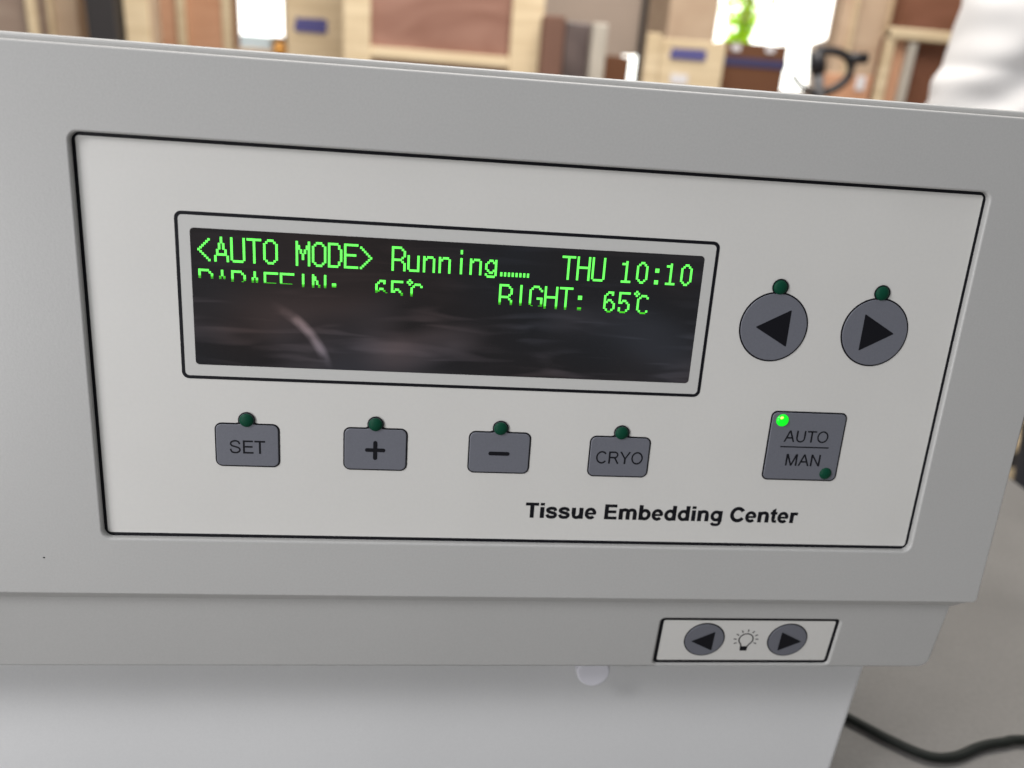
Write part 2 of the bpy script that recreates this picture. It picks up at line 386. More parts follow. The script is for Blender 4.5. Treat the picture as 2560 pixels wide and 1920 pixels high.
# ------------------------------------------------------------------ setting: floor, table
fl = link('floor', box_mesh(-12, 14, -3, 16, -.1, 0), M['floor']); tag(fl, kind='structure')
tb = empty('work_table', (0, 0, 0)); tag(tb, 'plain grey painted table top under the machine, running out of the picture at lower right', 'table')
link('table_top', box_mesh(-1.0, .444, -.42, .62, TABLE_Z-.035, TABLE_Z, .002), M['table'], tb)
link('apron', box_mesh(-.95, .40, -.38, .58, TABLE_Z-.12, TABLE_Z-.035), M['steel'], tb)
for x in (-.93, .36):
    for y in (-.36, .54):
        link('leg', box_mesh(x, x+.045, y, y+.045, 0, TABLE_Z-.12), M['steel'], tb)

# ------------------------------------------------------------------ the machine
mach = empty('embedding_machine', ROOT_LOC, ROOT_ROT)
tag(mach, 'grey laboratory machine with white control panel and green lit display', 'lab machine')
UL, UR = -400, 158.9
# hood: front sheet with the panel opening + body behind + bevelled underside
front = curve_mesh([[(UL, -78.6)]+[(UR-1.8+1.8*math.cos(a), -78.6+1.8+1.8*math.sin(a)) for a in [math.radians(270+15*i) for i in range(7)]]
                    + [(UR-2.5+2.5*math.cos(a), 80.4-2.5+2.5*math.sin(a)) for a in [math.radians(15*i) for i in range(7)]]+[(UL, 80.4)],
                    rrect(-129.9, 129.9, -59.2, 58.9, 2.6, 8)], 5, .7, 4)
shift(front, z=-3)
body = box_mesh(UL, UR-.4, -78.2, 79.6, -300, -2.9, 0, MM)
chamf = bm_done(prism_u([(-78.5, .9), (-83.1, -2.9), (-83.1, -60), (-78.5, -60)], UL, UR, [UR-1.2, 152.9, 152.9, UR-1.2]))
hood = link('hood', join([front, body, chamf]), M['paint'], mach)
for p in hood.data.polygons: p.use_smooth = False
# body must not close the opening: floor of the recess is the membrane panel
lid = box_mesh(UL+1, UR-1.5, 79.0, 82.55, -299, -3.0, .9, MM, 3)
link('lid', lid, M['paint'], mach, smooth=False)
# chin below the hood, leaning inward, with the light-control opening
AL = math.radians(8)
chin_f = curve_mesh([[(UL, -28.6)]+[(152.6-4+4*math.cos(a), -28.6+4+4*math.sin(a)) for a in [math.radians(270+15*i) for i in range(7)]]+[(152.8, 1.5), (UL, 1.5)],
                     rrect(49.1, 113.9, -27.3, -7.0, 1.6, 6)], 4, .8, 3)
shift(chin_f, z=-4)
MC = Matrix.Translation((0, -82*MM, -2*MM)) @ Matrix.Rotation(AL, 4, 'X')
chin_f.transform(MC)
chin_b = bm_done(prism_u([(-82, -6.2), (-109.4, -10.2), (-109.4, -60), (-82, -60)], UL, 151.5))
chin = link('chin', join([chin_f, chin_b]), M['paint'], mach)
# cabinet below, set back; front tilted up to catch more light
MB_ = Matrix.Translation((0, -110*MM, -36*MM)) @ Matrix.Rotation(math.radians(-8), 4, 'X')
cab = box_mesh(UL+8, 145.6, -91.5, 8, -230, 0, 0, MM)
for v in cab.vertices:      # the flank tapers towards the foot
    if v.co.x > .1: v.co.x = .1514+.2*v.co.y
bm = bmesh.new(); bm.from_mesh(cab)
ed = [e for e in bm.edges if all(v.co.z > -.001 for v in e.verts) or all(v.co.x > .1 for v in e.verts)]
bmesh.ops.bevel(bm, geom=ed, offset=.0022, segments=4, profile=.5, affect='EDGES'); bm.to_mesh(cab); bm.free()
cab.transform(MB_)
cabinet = link('cabinet', cab, M['paint2'], mach); tag(cabinet, 'lower cabinet set back under the hood, its grey lightened for brighter light')
kn = curve_mesh([circ(31.6, -122.2, 6.2, 48)], 20, .8, 4); shift(kn, z=-39)
link('round_knob', kn, M['knob'], mach, smooth=False)['label'] = 'white round knob half hidden under the chin'

# control panel -------------------------------------------------------
cp = slab('control_panel', [rrect(-131.5, 131.5, -60.8, 60.5, 2)], -1.2, 1.2, M['film'], mach); cp['label'] = 'large white membrane control panel with black border'
slab('border_line', [rrect(-130.2, 130.2, -59.3, 59.1, 2.0), rrect(-129.0, 129.0, -58.15, 57.95, 1.0)], .0, .05, M['ink'], cp)
title = text('title_lettering', 'Tissue Embedding Center', -1.2, 89.4, -50.45, 5.25, .06, M['ink'], cp, bold=True)
title['label'] = 'bold black lettering reading Tissue Embedding Center'
# display
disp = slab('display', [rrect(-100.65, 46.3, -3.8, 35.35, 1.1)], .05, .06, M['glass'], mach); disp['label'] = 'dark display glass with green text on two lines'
slab('film_ring', [rrect(-104.2, 50.0, -7.6, 39.3, 1.6), rrect(-100.7, 46.35, -3.85, 35.4, 1.1)], .01, .05, M['film2'], disp)
slab('outline', [rrect(-104.7, 50.45, -8.15, 39.8, 2.0), rrect(-103.75, 49.5, -7.2, 38.85, 1.2)], .02, .08, M['ink'], disp)

# dot matrix glyphs: list of (row, columns)
G = {
 '<': {1: [5], 2: [4], 3: [3], 4: [2], 5: [1], 6: [0], 7: [1], 8: [2], 9: [3], 10: [4], 11: [5]},
 '>': {1: [0], 2: [1], 3: [2], 4: [3], 5: [4], 6: [5], 7: [4], 8: [3], 9: [2], 10: [1], 11: [0]},
 'A': {**{r: [3] for r in (0, 1, 2)}, **{r: [2, 4] for r in (3, 4, 5)}, 6: [1, 5], 7: [1, 5], 8: [1, 2, 3, 4, 5], **{r: [0, 6] for r in (9, 10, 11)}},
 'U': {**{r: [0, 6] for r in range(11)}, 11: [1, 2, 3, 4, 5]},
 'T': {0: list(range(7)), **{r: [3] for r in range(1, 12)}},
 'O': {0: [2, 3, 4], 1: [1, 5], **{r: [0, 6] for r in range(2, 10)}, 10: [1, 5], 11: [2, 3, 4]},
 'M': {0: [0, 6], 1: [0, 6], 2: [0, 1, 5, 6], 3: [0, 1, 5, 6], 4: [0, 2, 4, 6], 5: [0, 2, 4, 6], 6: [0, 3, 6], 7: [0, 3, 6], 8: [0, 3, 6], **{r: [0, 6] for r in (9, 10, 11)}},
 'D': {0: [0, 1, 2, 3, 4], 1: [0, 5], 2: [0, 5], **{r: [0, 6] for r in range(3, 9)}, 9: [0, 5], 10: [0, 5], 11: [0, 1, 2, 3, 4]},
 'E': {0: list(range(7)), **{r: [0] for r in (1, 2, 3, 4, 6, 7, 8, 9, 10)}, 5: [0, 1, 2, 3, 4, 5], 11: list(range(7))},
 'R': {0: [0, 1, 2, 3, 4], 1: [0, 5], 2: [0, 6], 3: [0, 6], 4: [0, 6], 5: [0, 5], 6: [0, 1, 2, 3, 4], 7: [0, 5], **{r: [0, 6] for r in (8, 9, 10, 11)}},
 'P': {0: [0, 1, 2, 3, 4], 1: [0, 5], 2: [0, 6], 3: [0, 6], 4: [0, 6], 5: [0, 5], 6: [0, 1, 2, 3, 4], **{r: [0] for r in (7, 8, 9, 10, 11)}},
 'F': {0: list(range(7)), **{r: [0] for r in (1, 2, 3, 4, 6, 7, 8, 9, 10, 11)}, 5: [0, 1, 2, 3, 4, 5]},
 'I': {r: [3] for r in range(12)},
 'N': {0: [0, 6], 1: [0, 1, 6], 2: [0, 1, 6], 3: [0, 2, 6], 4: [0, 2, 6], 5: [0, 3, 6], 6: [0, 3, 6], 7: [0, 4, 6]},
 'H': {**{r: [0, 6] for r in range(12)}, 5: list(range(7))},
 'G': {0: [2, 3, 4], 1: [1, 5], 2: [0, 6], 3: [0], 4: [0], 5: [0], 6: [0, 4, 5, 6], 7: [0, 6], 8: [0, 6], 9: [0, 6], 10: [1, 5, 6]},
 'u': {**{r: [0, 5] for r in range(4, 11)}, 11: [1, 2, 3, 4, 5]},
 'n': {4: [0, 2, 3, 4], 5: [0, 1, 5], **{r: [0, 5] for r in range(6, 12)}},
 'i': {0: [3], 1: [3], **{r: [3] for r in range(4, 12)}},
 'g': {4: [2, 3, 5], 5: [1, 4, 5], 6: [0, 5], 7: [0, 5], 8: [0, 5], 9: [1, 4, 5], 10: [2, 3, 5], 11: [0, 5], 12: [1, 2, 3, 4]},
 '.': {10: [0, 2, 4, 6], 11: [0, 2, 4, 6]},
 '1': {1: [2], 2: [0, 1, 2], **{r: [2] for r in range(3, 11)}, 11: [0, 1, 2, 3, 4]},
 '0': {1: [2, 3], 2: [1, 4], **{r: [0, 5] for r in range(3, 10)}, 10: [1, 4], 11: [2, 3]},
 ':': {4: [2, 3], 5: [2, 3], 10: [2, 3], 11: [2, 3]},
 '6': {1: [2, 3, 4], 2: [1, 4], 3: [0], 4: [0], 5: [0, 2, 3], 6: [0, 1, 4], **{r: [0, 5] for r in (7, 8, 9)}, 10: [1, 4], 11: [2, 3]},
 '5': {1: [0, 1, 2, 3, 4, 5], 2: [0], 3: [0], 4: [0], 5: [0, 2, 3], 6: [0, 1, 4], 7: [5], 8: [5], 9: [0, 5], 10: [0, 4], 11: [1, 2, 3]},
 'c': {0: [1], 1: [0, 2], 2: [1, 4, 5, 6], 3: [3, 7], **{r: [2] for r in range(4, 10)}, 10: [3, 7], 11: [4, 5, 6]},
}
PU, PV, U0, V0 = .5583, .5745, -98.48, 32.95
full = bmesh.new(); dim = 1
def run(which, r, c0, c1, h=.54, dy=0.):
    bmx = full
    x0 = U0+c0*PU-.32; x1 = U0+c1*PU+.32; y = V0-r*PV+dy
    fc = bmx.faces.new([bmx.verts.new((x*MM, yy*MM, .16*MM)) for x, yy in ((x0, y-h/2), (x1, y-h/2), (x1, y+h/2), (x0, y+h/2))])
    fc.material_index = 1 if which == 1 else 0
def glyph(ch, cell, line, rows_full=99, row_dim=None, row_ghost=None):
    for r, cols in G[ch].items():
        groups = []
        for c in cols:
            if groups and c == groups[-1][1]+1: groups[-1][1] = c
            else: groups.append([c, c])
        for a, b in groups:
            rr, ca, cb = r+16*line, a+8*cell, b+8*cell
            if r <= rows_full: run(full, rr, ca, cb, .64)
            elif r == row_dim: run(dim, rr, ca, cb, .5, .03)
            elif r == row_ghost: run(dim, rr, ca, cb, .16, .12)
for cell, ch in enumerate('<AUTO MODE> Running..  THU 10:10'):
    if ch != ' ': glyph(ch, cell, 0)
# the second line is caught half drawn, its lower rows missing on the left
for cell, ch, a, b, c in ((0, 'P', 2, 3, 4), (1, 'A', 2, 3, 4), (2, 'R', 3, 4, 5), (3, 'A', 3, 4, 5), (4, 'F', 4, None, 5), (5, 'F', 4, None, 5),
                          (6, 'I', 4, 5, 6), (7, 'N', 4, 5, 6), (8, ':', 4, 5, 6), (11, '6', 5, 6, 7), (12, '5', 6, 7, 8), (13, 'c', 6, 7, 8),
                          (19, 'R', 8, 9, 10), (20, 'I', 8, 9, 10), (21, 'G', 8, 9, 10), (22, 'H', 9, 10, 11), (23, 'T', 9, 10, 11), (24, ':', 9, 10, 11),
                          (26, '6', 10, 11, None), (27, '5', 10, 11, None), (28, 'c', 10, 11, None)):
    glyph(ch, cell, 1, a, b, c)
o = link('lit_text', bm_done(full), M['vfd'], disp); o.data.materials.append(M['vfd_dim'])
o['label'] = 'bright green dot matrix text, second line cut off at its lower edge'

def led(x, y, r, parent, on=False):
    slab('lamp_ring', [circ(x, y, r+.35, 40), circ(x, y, r-.25, 40)], .30, .1, M['ink'], parent)
    o = dome('indicator_lamp', x, y, .30, r, 1.05, M['led_on' if on else 'led_off'], parent)
    o['label'] = 'lit bright green indicator lamp' if on else 'unlit dark green indicator lamp'
    if on: dome('glowing_core', x-.45, y+.75, .98, .72, .28, M['led_die'], parent)
    return o
# four tabbed keys
def key(x0, x1, y0, y1, bx, by, label):
    o = slab('push_button', [tabbed(x0+.4, x1-.4, y0+.4, y1-.4, 1.7, bx, by, 2.25)], .02, .40, M['pad'], mach, bevel=.22, smooth=True)
    o['label'] = label
    slab('outline', [tabbed(x0, x1, y0, y1, 2.1, bx, by, 2.45)], .01, .10, M['ink'], o)
    led(bx, by, 2.12, o)
    return o
TOPZ = .46
k1 = key(-96.2, -77.25, -35.4, -21.5, -86.8, -20.45, 'grey key reading SET under an unlit lamp')
text('lettering', 'SET', -91.9, -81.5, -31.0, 4.15, TOPZ, M['ink'], k1)
k2 = key(-58.45, -39.1, -35.5, -21.65, -48.85, -20.5, 'grey key with a plus sign')
def capsule(x0, x1, y0, y1):
    r = min(x1-x0, y1-y0)/2; return rrect(x0, x1, y0, y1, r*.98, 6)
sym = join([shift(curve_mesh([capsule(-51.9, -45.75, -29.35, -28.15)], .03), z=TOPZ), shift(curve_mesh([capsule(-49.45, -48.2, -31.95, -25.75)], .03), z=TOPZ+.02)])
link('plus_sign', sym, M['ink'], k2)
k3 = key(-20.5, -1.15, -35.4, -21.6, -10.85, -20.5, 'grey key with a minus sign')
slab('minus_sign', [capsule(-14.2, -7.6, -29.35, -28.1)], TOPZ, .03, M['ink'], k3)
k4 = key(17.35, 36.9, -35.6, -21.9, 27.15, -20.7, 'grey key reading CRYO under an unlit lamp')
text('lettering', 'CRYO', 19.75, 34.75, -31.0, 4.1, TOPZ, M['ink'], k4)
# auto / man key
k5 = slab('push_button', [rrect(75.1, 99.4, -34.7, -12.1, 1.6)], .02, .40, M['pad'], mach, bevel=.22, smooth=True)
k5['label'] = 'tall grey key reading AUTO over MAN with two lamps'
slab('outline', [rrect(74.65, 99.85, -35.15, -11.65, 2.0)], .01, .10, M['ink'], k5)
am = join([text_mesh('AUTO', 79.9, 94.6, -21.85, 3.9), text_mesh('MAN', 81.7, 93.3, -29.95, 4.0),
           curve_mesh([rrect(79.1, 95.4, -23.72, -23.3, .15, 2)], .01)])
link('lettering', shift(am, z=TOPZ), M['ink'], k5)
led(78.4, -14.65, 2.05, k5, on=True); led(95.9, -32.35, 2.05, k5)
# big round arrow keys
def tri_poly(p, r=.35):
    c = (sum(a[0] for a in p)/3, sum(a[1] for a in p)/3); out = []
    for i in range(3):
        a, b, d = Vector(p[i-1]), Vector(p[i]), Vector(p[(i+1) % 3])
        out.append(tuple(b+(a-b).normalized()*r)); q = b+((a-b).normalized()+(d-b).normalized())*r*.25; out.append(tuple(q)); out.append(tuple(b+(d-b).normalized()*r))
    return out
def round_key(x, y, r, tri, lamp, label, parent, zz=0, th=.4, ring=.45):
    o = slab('push_button', [circ(x, y, r-ring, 72)], zz+.02, th, M['pad'], parent, bevel=min(.2, th*.4), smooth=True); o['label'] = label
    slab('outline', [circ(x, y, r, 72)], zz+.01, .10, M['ink'], o)
    slab('arrow_sign', [tri_poly(tri)], zz+th+.04, .03, M['ink'], o)
    if lamp: led(lamp[0], lamp[1], 2.2, o)
    return o
round_key(70.7, 15.1, 10.85, [(64.87, 14.95), (75.45, 20.7), (75.45, 9.15)], (70.75, 27.4), 'large round grey key with left arrow', mach)
round_key(103.3, 14.9, 10.85, [(99.05, 20.6), (109.5, 14.8), (99.05, 9.0)], (103.2, 27.15), 'large round grey key with right arrow', mach)

# light control panel on the chin (built flat, then laid on the leaning plane)
def lay(o, parent_inv=True):
    o.data.transform(MC)
lp = slab('light_panel', [rrect(48.3, 114.7, -28.1, -6.2, 1)], -1.6, .8, M['film'], mach); lp['label'] = 'small white light control strip with two arrow keys and a bulb sign'
lb = slab('border_line', [rrect(49.2, 113.8, -27.2, -7.1, 1.5), rrect(50.35, 112.65, -26.05, -8.15, .7)], -.79, .05, M['ink'], lp)
a1 = round_key(66.15, -16.65, 7.3, [(61.4, -17.3), (69.45, -13.0), (69.45, -21.4)], None, 'small round grey key with left arrow', mach, zz=-.8, th=.3, ring=.4)
a2 = round_key(96.5, -16.65, 7.3, [(93.75, -13.0), (101.8, -17.2), (93.75, -21.4)], None, 'small round grey key with right arrow', mach, zz=-.8, th=.3, ring=.4)
def strip(p, q, w):
    p, q = Vector(p), Vector(q); d = (q-p).normalized(); n_ = Vector((-d.y, d.x))*w/2
    return curve_mesh([[tuple(p+n_), tuple(p-n_), tuple(q-n_), tuple(q+n_)]], .02)
bx, by = 81.35, -16.6
ringp = [(bx+2.75*math.cos(a), by+2.75*math.sin(a)) for a in [math.radians(-52+284*i/40) for i in range(41)]]
ringi = [(bx+2.33*math.cos(a), by+2.33*math.sin(a)) for a in [math.radians(-52+284*i/40) for i in range(41)]][::-1]
parts = [curve_mesh([ringp+ringi], .02), strip((82.95, -18.65), (82.25, -19.75), .45), strip((79.75, -18.65), (80.1, -19.75), .45),
         curve_mesh([[(79.75, -19.7), (82.55, -19.7), (82.45, -21.7), (79.95, -21.7)]], .02)]
for dg_ in (-25, 2, 28, 57, 88, 118, 148, 178, 205):
    a = math.radians(dg_); parts.append(strip((bx+3.45*math.cos(a), by+3.45*math.sin(a)), (bx+4.5*math.cos(a), by+4.5*math.sin(a)), .40))
bulb = link('bulb_sign', shift(join(parts), z=-.76), M['ink'], lp)
for o in [lp, lb, bulb, a1, a2]+list(a1.children)+list(a2.children): lay(o)

link('paint_fleck', shift(curve_mesh([circ(-147.4, -66.1, .33, 10, .8)], .02), z=2.01), M['ink'], mach)
link('film_sliver', shift(strip((-103.9, -59.3), (-103.2, -60.3), .35), z=.3), M['knob'], mach)
# power cable on the table
cb = link('power_cable', tube_mesh(smooth_path([(.02, .17, TABLE_Z+.003), (.10, .115, TABLE_Z+.003), (.150, .080, TABLE_Z+.003), (.174, .058, TABLE_Z+.003), (.187, .045, TABLE_Z+.003), (.200, .0355, TABLE_Z+.003),
        (.213, .0350, TABLE_Z+.003), (.229, .0405, TABLE_Z+.003), (.242, .043, TABLE_Z+.003), (.258, .044, TABLE_Z+.003), (.32, .036, TABLE_Z+.003), (.41, .03, TABLE_Z+.003)], 8), .0021, 12), M['cable'], smooth=True)
tag(cb, 'black cable curving across the grey table beside the machine', 'cable')

# ------------------------------------------------------------------ background of the warehouse
def spot(px, py, Y):
    """point at distance Y seen in direction of photo coordinates, used to measure the real places of far things"""
    d = cam.matrix_world.to_3x3() @ Vector(((px-1280)/2000, -(py-960)/2000, -1)); s = (Y-CAM.y)/d.y; return CAM+d*s
def bx_(name, x0, x1, y0, y1, z0, z1, m, parent=None, bev=.004): return link(name, box_mesh(x0, x1, y0, y1, z0, z1, bev), m, parent)
def at_x(px, Y, py=None): return spot(px, (81+.078*px-40) if py is None else py, Y).x
def crate(px0, px1, ytop, Y, depth, label, panel, battens, rails=(), name='wooden_crate', cat='crate', bw=.07, z0=0, frame=None):
    """panel box + upright battens (photo x ranges) + rails (photo y ranges)"""
    x0, x1 = at_x(px0, Y), at_x(px1, Y); zt = ytop if ytop > 0 and ytop < 4 else 2.1
    r = empty(name, ((x0+x1)/2, Y, z0)); tag(r, label, cat)
    def loc(o): o.location = (-(x0+x1)/2, -Y, -z0); return o
    loc(bx_('side_panel', x0, x1, Y, Y+depth, z0+.002, zt-.004, M[panel], r))
    for i, (a, b) in enumerate(battens):
        loc(bx_('batten', at_x(a, Y), at_x(b, Y), Y-.03, Y-.002, z0+.002, zt, M['batten'], r))
    for (a, b) in rails:
        loc(bx_('rail', x0+.002, x1-.002, Y-.022, Y-.003, a, b, M['batten'], r))
    return r
def zof(py, px, Y): return spot(px, py, Y).z

# far wall with its openings
WY = 6.5
def wx(px, py): p = spot(px, py, WY); return (p.x*1000, p.z*1000)
w1 = [wx(588, 92), wx(712, 98), (wx(712, 0)[0]+10, 2500), (wx(588, 0)[0]+10, 2500)]
w2 = [wx(1776, 105), wx(1925, 112), wx(1925, 230), wx(2032, 230), wx(2040, 110), wx(2082, 95), (wx(2090, 0)[0]+30, 2700), (wx(1782, 0)[0]+30, 2700)]
w3 = [wx(1552, 215), wx(1603, 215), wx(1600, 138), wx(1556, 138)]
wl = curve_mesh([[(-7000, 0), (9000, 0), (9000, 3600), (-7000, 3600)], w1, w2, w3], 120, 0)
wl.transform(Matrix.Translation((0, WY+.12, 0)) @ Matrix.Rotation(math.radians(90), 4, 'X'))
tag(link('wall', wl, M['wall']), kind='structure')
tag(link('sky', box_mesh(-12, 14, 13, 13.1, -.5, 8), M['sky']), kind='structure')
def window(poly, Y, label, bars):
    xs = [p[0]/1000 for p in poly]; zs = [p[1]/1000 for p in poly]; x0, x1, z0, z1 = min(xs), max(xs), min(zs), max(zs)
    r = empty('window_frame', ((x0+x1)/2, Y, z0)); tag(r, label, 'window')
    ms = [box_mesh(a, b, Y+.02, Y+.05, c, d) for a, b, c, d in ((x0, x0+.03, z0, z1), (x1-.03, x1, z0, z1), (x0, x1, z1-.03, z1))]
    o = link('frame', join(ms), M['pale'], r); o.location = (-(x0+x1)/2, -Y, -z0)
    for t in bars:
        o = link('glazing_bar', box_mesh(x0+(x1-x0)*t-.008, x0+(x1-x0)*t+.008, Y+.02, Y+.04, z0+.25, z1-.03), M['pale'], r); o.location = (-(x0+x1)/2, -Y, -z0)
window(w2, WY, 'large bright window with green leaves outside, above the dark taped carton', (.62,))
window(w1, WY, 'narrow bright window at upper left beside the stamped crate', ())
# tree outside
tr = empty('garden_tree', spot(1865, 60, 8.2).xy.to_3d()); tag(tr, 'sunlit lime green tree seen through the large window', 'tree')
tx = tr.location.x
tm = tube_mesh([(0, 0, 0), (.02, 0, .9), (-.02, 0, 1.7), (.05, 0, 2.4)], [.07, .06, .05, .03]); link('trunk', tm, M['grey_ply'], tr)
bm = bmesh.new()
for i in range(900):
    z = random.uniform(1.0, 2.9); wdt = .30 if z < 1.45 else (.13 if z < 1.75 else .28)
    if z > 2.0: wdt = .7
    p = Vector((random.gauss(0, wdt*.45)-.03, random.gauss(0, .12), z)); s = random.uniform(.03, .06)
    a = Vector((random.gauss(0, 1), random.gauss(0, .5), random.gauss(0, 1))).normalized(); b = a.cross(Vector((random.gauss(0, 1), 1, random.gauss(0, 1)))).normalized()
    bm.faces.new([bm.verts.new(p+v) for v in (-a*s, b*s*.5, a*s, -b*s*.5)])
link('crown', bm_done(bm), M['leaf'], tr)

# crates and boards, left to right
crate(-140, 98, 2.1, 3.0, .1, 'pinkish brown plywood crate at the far left edge', 'grey_ply', [(76, 98)])
crate(113, 196, 2.15, 3.1, .1, 'narrow tan boarded crate left of the dark post', 'tan_ply', [(113, 140)])
crate(190, 225, 2.2, 3.3, .05, 'grey brown board leaning behind, touching the dark post', 'grey_ply', [], name='board', cat='board')
r = empty('steel_post', (at_x(253, 2.9), 2.9, 0)); tag(r, 'thick dark steel post at upper left between the boards', 'post')
o = link('shaft', box_mesh(-.048, .048, 0, .1, .012, 2.6, .004), M['dark'], r); o = link('foot_plate', box_mesh(-.1, .1, -.05, .15, 0, .01), M['dark'], r)
crate(292, 386, 2.1, 3.0, .08, 'tan board stack right of the dark post', 'tan_ply', [(320, 380)], name='board_stack', cat='boards')
crate(398, 584, 2.0, 4.0, .12, 'crate with orange pink plywood side and a pale batten, left of the narrow window', 'orange_ply', [(448, 470), (560, 584)])
crate(716, 866, 2.1, 3.4, .6, 'pale wood crate with a blue stamp, left of the big pink panelled crate', 'batten', [])
crate(860, 1352, 2.1, 3.0, .8, 'big crate with pink brown plywood panel framed by pale battens', 'pink_ply', [(860, 927), (1272, 1350)],
      rails=[(zof(157, 1100, 3.0), zof(129, 1100, 3.0)), (.05, .15)])
# blue stencil marks on two crates
def stamp(px0, px1, py, h, Y, parent):
    a, b = spot(px0, py, Y), spot(px1, py+(px1-px0)*.07, Y); z = (a.z+b.z)/2; hh = h/2000*(Y-CAM.y)
    A_, B_, q = a.x*1000, b.x*1000, hh*1000
    poly = [(A_, -q*.42), (A_+q*.35, -q*.5), (B_-q*.3, -q*.5), (B_, -q*.35), (B_-q*.12, 0), (B_, q*.35), (B_-q*.35, q*.5), (A_+q*.5, q*.42), (A_+q*.2, q*.5), (A_+q*.1, q*.1)]
    me = curve_mesh([poly], 1.5); me.transform(Matrix.Translation((0, Y-.004, z)) @ Matrix.Rotation(math.radians(90), 4, 'X'))
    o = link('blue_stamp', me, M['stamp'], parent); o.matrix_parent_inverse = Matrix.Translation(-parent.location); return o
bpy.context.view_layer.update()
pale = [o for o in COL.objects if o.name.startswith('wooden_crate') and 'blue stamp' in o.get('label', '')][0]
stamp(735, 820, 60, 30, 3.4, pale)
bc = crate(1350, 1406, 3, 2.9, .35, 'tall brown carton right of the big pink panelled crate', 'carton', [], name='carton', cat='carton')
def plain_box(name, px0, px1, ytop, Y, depth, m, label, cat, zbot=0, bev=.006):
    x0, x1 = at_x(px0, Y), at_x(px1, Y); zt = zof(ytop, (px0+px1)/2, Y)
    o = link(name, box_mesh(x0-(x0+x1)/2, x1-(x0+x1)/2, 0, depth, 0, zt-zbot, bev), M[m]); o.location = ((x0+x1)/2, Y, zbot); tag(o, label, cat); return o
for o in list(bc.children): bpy.data.objects.remove(o)
bpy.data.objects.remove(bc)
plain_box('carton', 1352, 1406, 38, 2.9, .35, 'dcarton', 'tall dark brown carton right of the big pink panelled crate', 'carton')
plain_box('wrapped_pallet_load', 1407, 1474, 55, 3.1, .5, 'wrap', 'dark load wrapped in dusty stretch film beside the brown carton', 'wrapped load')
plain_box('foam_sheet', 1474, 1512, 57, 3.0, .06, 'pale', 'pale standing foam sheet at the edge of the wrapped load', 'sheet')
plain_box('carton', 1508, 1574, 140, 3.6, .4, 'carton', 'low reddish brown carton in front of the wall, left of the glowing gap', 'carton')
# dark pole and the boards behind
r = empty('steel_post', (at_x(1618, 6.3), 6.3, 0)); tag(r, 'grey dark steel post above the glowing gap, middle of the warehouse', 'post')
link('shaft', box_mesh(-.072, .072, 0, .1, .012, 3.2, .004), M['dark'], r)
link('foot_plate', box_mesh(-.12, .12, -.05, .15, 0, .01, .002), M['dark'], r)
plain_box('wooden_crate', 1655, 1775, -60, 4.4, .5, 'tan_ply', 'tan plywood crate behind the low crate with the blue stamp, left of the large window', 'crate')
sc = empty('wooden_crate', (at_x(1700, 2.7), 2.7, 0)); tag(sc, 'low pale crate with a blue stamp, left of the dark taped carton', 'crate')
x0, x1 = at_x(1628, 2.7)-sc.location.x, at_x(1806, 2.7)-sc.location.x; zt = zof(100, 1720, 2.7)
link('side_panel', box_mesh(x0, x1, 0, .07, 0, zt, .004), M['batten'], sc)
link('batten', box_mesh(x0-.03, x0+.02, -.02, -.002, 0, zt+.012, .004), M['batten'], sc)
bpy.context.view_layer.update()
stamp(1674, 1766, 132, 24, 2.7, sc)
pa = spot(1700, 195, 2.7); o = link('white_label', box_mesh(-.03, .03, -.004, -.001, pa.z-.02, pa.z+.012), M['sticker'], sc)
# dark taped carton
x0, x1 = at_x(1803, 2.8), at_x(1958, 2.8); zt = zof(108, 1880, 2.8); mid = (x0+x1)/2
tc_ = empty('carton', (mid, 2.8, 0)); tag(tc_, 'brown carton with a dark blue band and two white stickers, below the large window', 'carton')
link('box_body', box_mesh(x0-mid, x1-mid, 0, .4, 0, zt, .004), M['carton'], tc_)
zb0, zb1 = zof(168, 1880, 2.8), zof(146, 1880, 2.8)
link('blue_band', box_mesh(x0-mid-.002, x1-mid+.002, -.003, .403, zb0, zb1), M['tape'], tc_)
for px in (1840, 1925):
    p = spot(px, 119+(px-1840)*.06, 2.8); link('white_sticker', box_mesh(p.x-mid-.016, p.x-mid+.016, -.004, -.001, p.z-.011, p.z+.011), M['sticker'], tc_)
# small things under the narrow window
plain_box('folded_sheet', 598, 676, 88, 3.6, .25, 'blueish', 'pale blue folded sheet on a stack under the narrow window', 'sheet', zbot=1.0)
plain_box('wooden_stand', 590, 716, 122, 3.55, .5, 'tan_ply', 'tan wooden stand under the narrow window', 'stand')
plain_box('carton', 680, 716, 92, 3.75, .2, 'dcarton', 'tiny dark brown carton at the lower right corner of the narrow window', 'carton', zbot=.9)
bm = bmesh.new(); bmesh.ops.create_uvsphere(bm, u_segments=24, v_segments=12, radius=.028)
for v in bm.verts: v.co.z *= 1.15
p = spot(700, 124, 3.5); o = link('orange_cap', bm_done(bm), M['orange'], smooth=True); o.location = p; tag(o, 'small round orange cap against the pale stamped crate', 'cap')
# right side
crate(2068, 2208, 2.3, 3.6, .10, 'tall pinkish tan plywood crate between the large window and the dark gap', 'tan_ply', [(2095, 2102), (2180, 2208)])
cr2 = crate(2212, 2420, 2.3, 3.4, .08, 'dark brown plywood crate behind the person in white', 'brown_ply', [])
p = spot(2085, 190, 2.9); lo = plain_box('wooden_crate', 2062, 2188, 186, 3.0, .08, 'orange_ply', 'low orange plywood box with a white sticker behind the pallet truck handle', 'crate')
p = spot(2150, 208, 3.0); s_ = link('white_sticker', box_mesh(-.018, .018, -.004, -.001, -.026, .026), M['sticker'], lo); s_.location = (p.x-lo.location.x, 0, p.z)
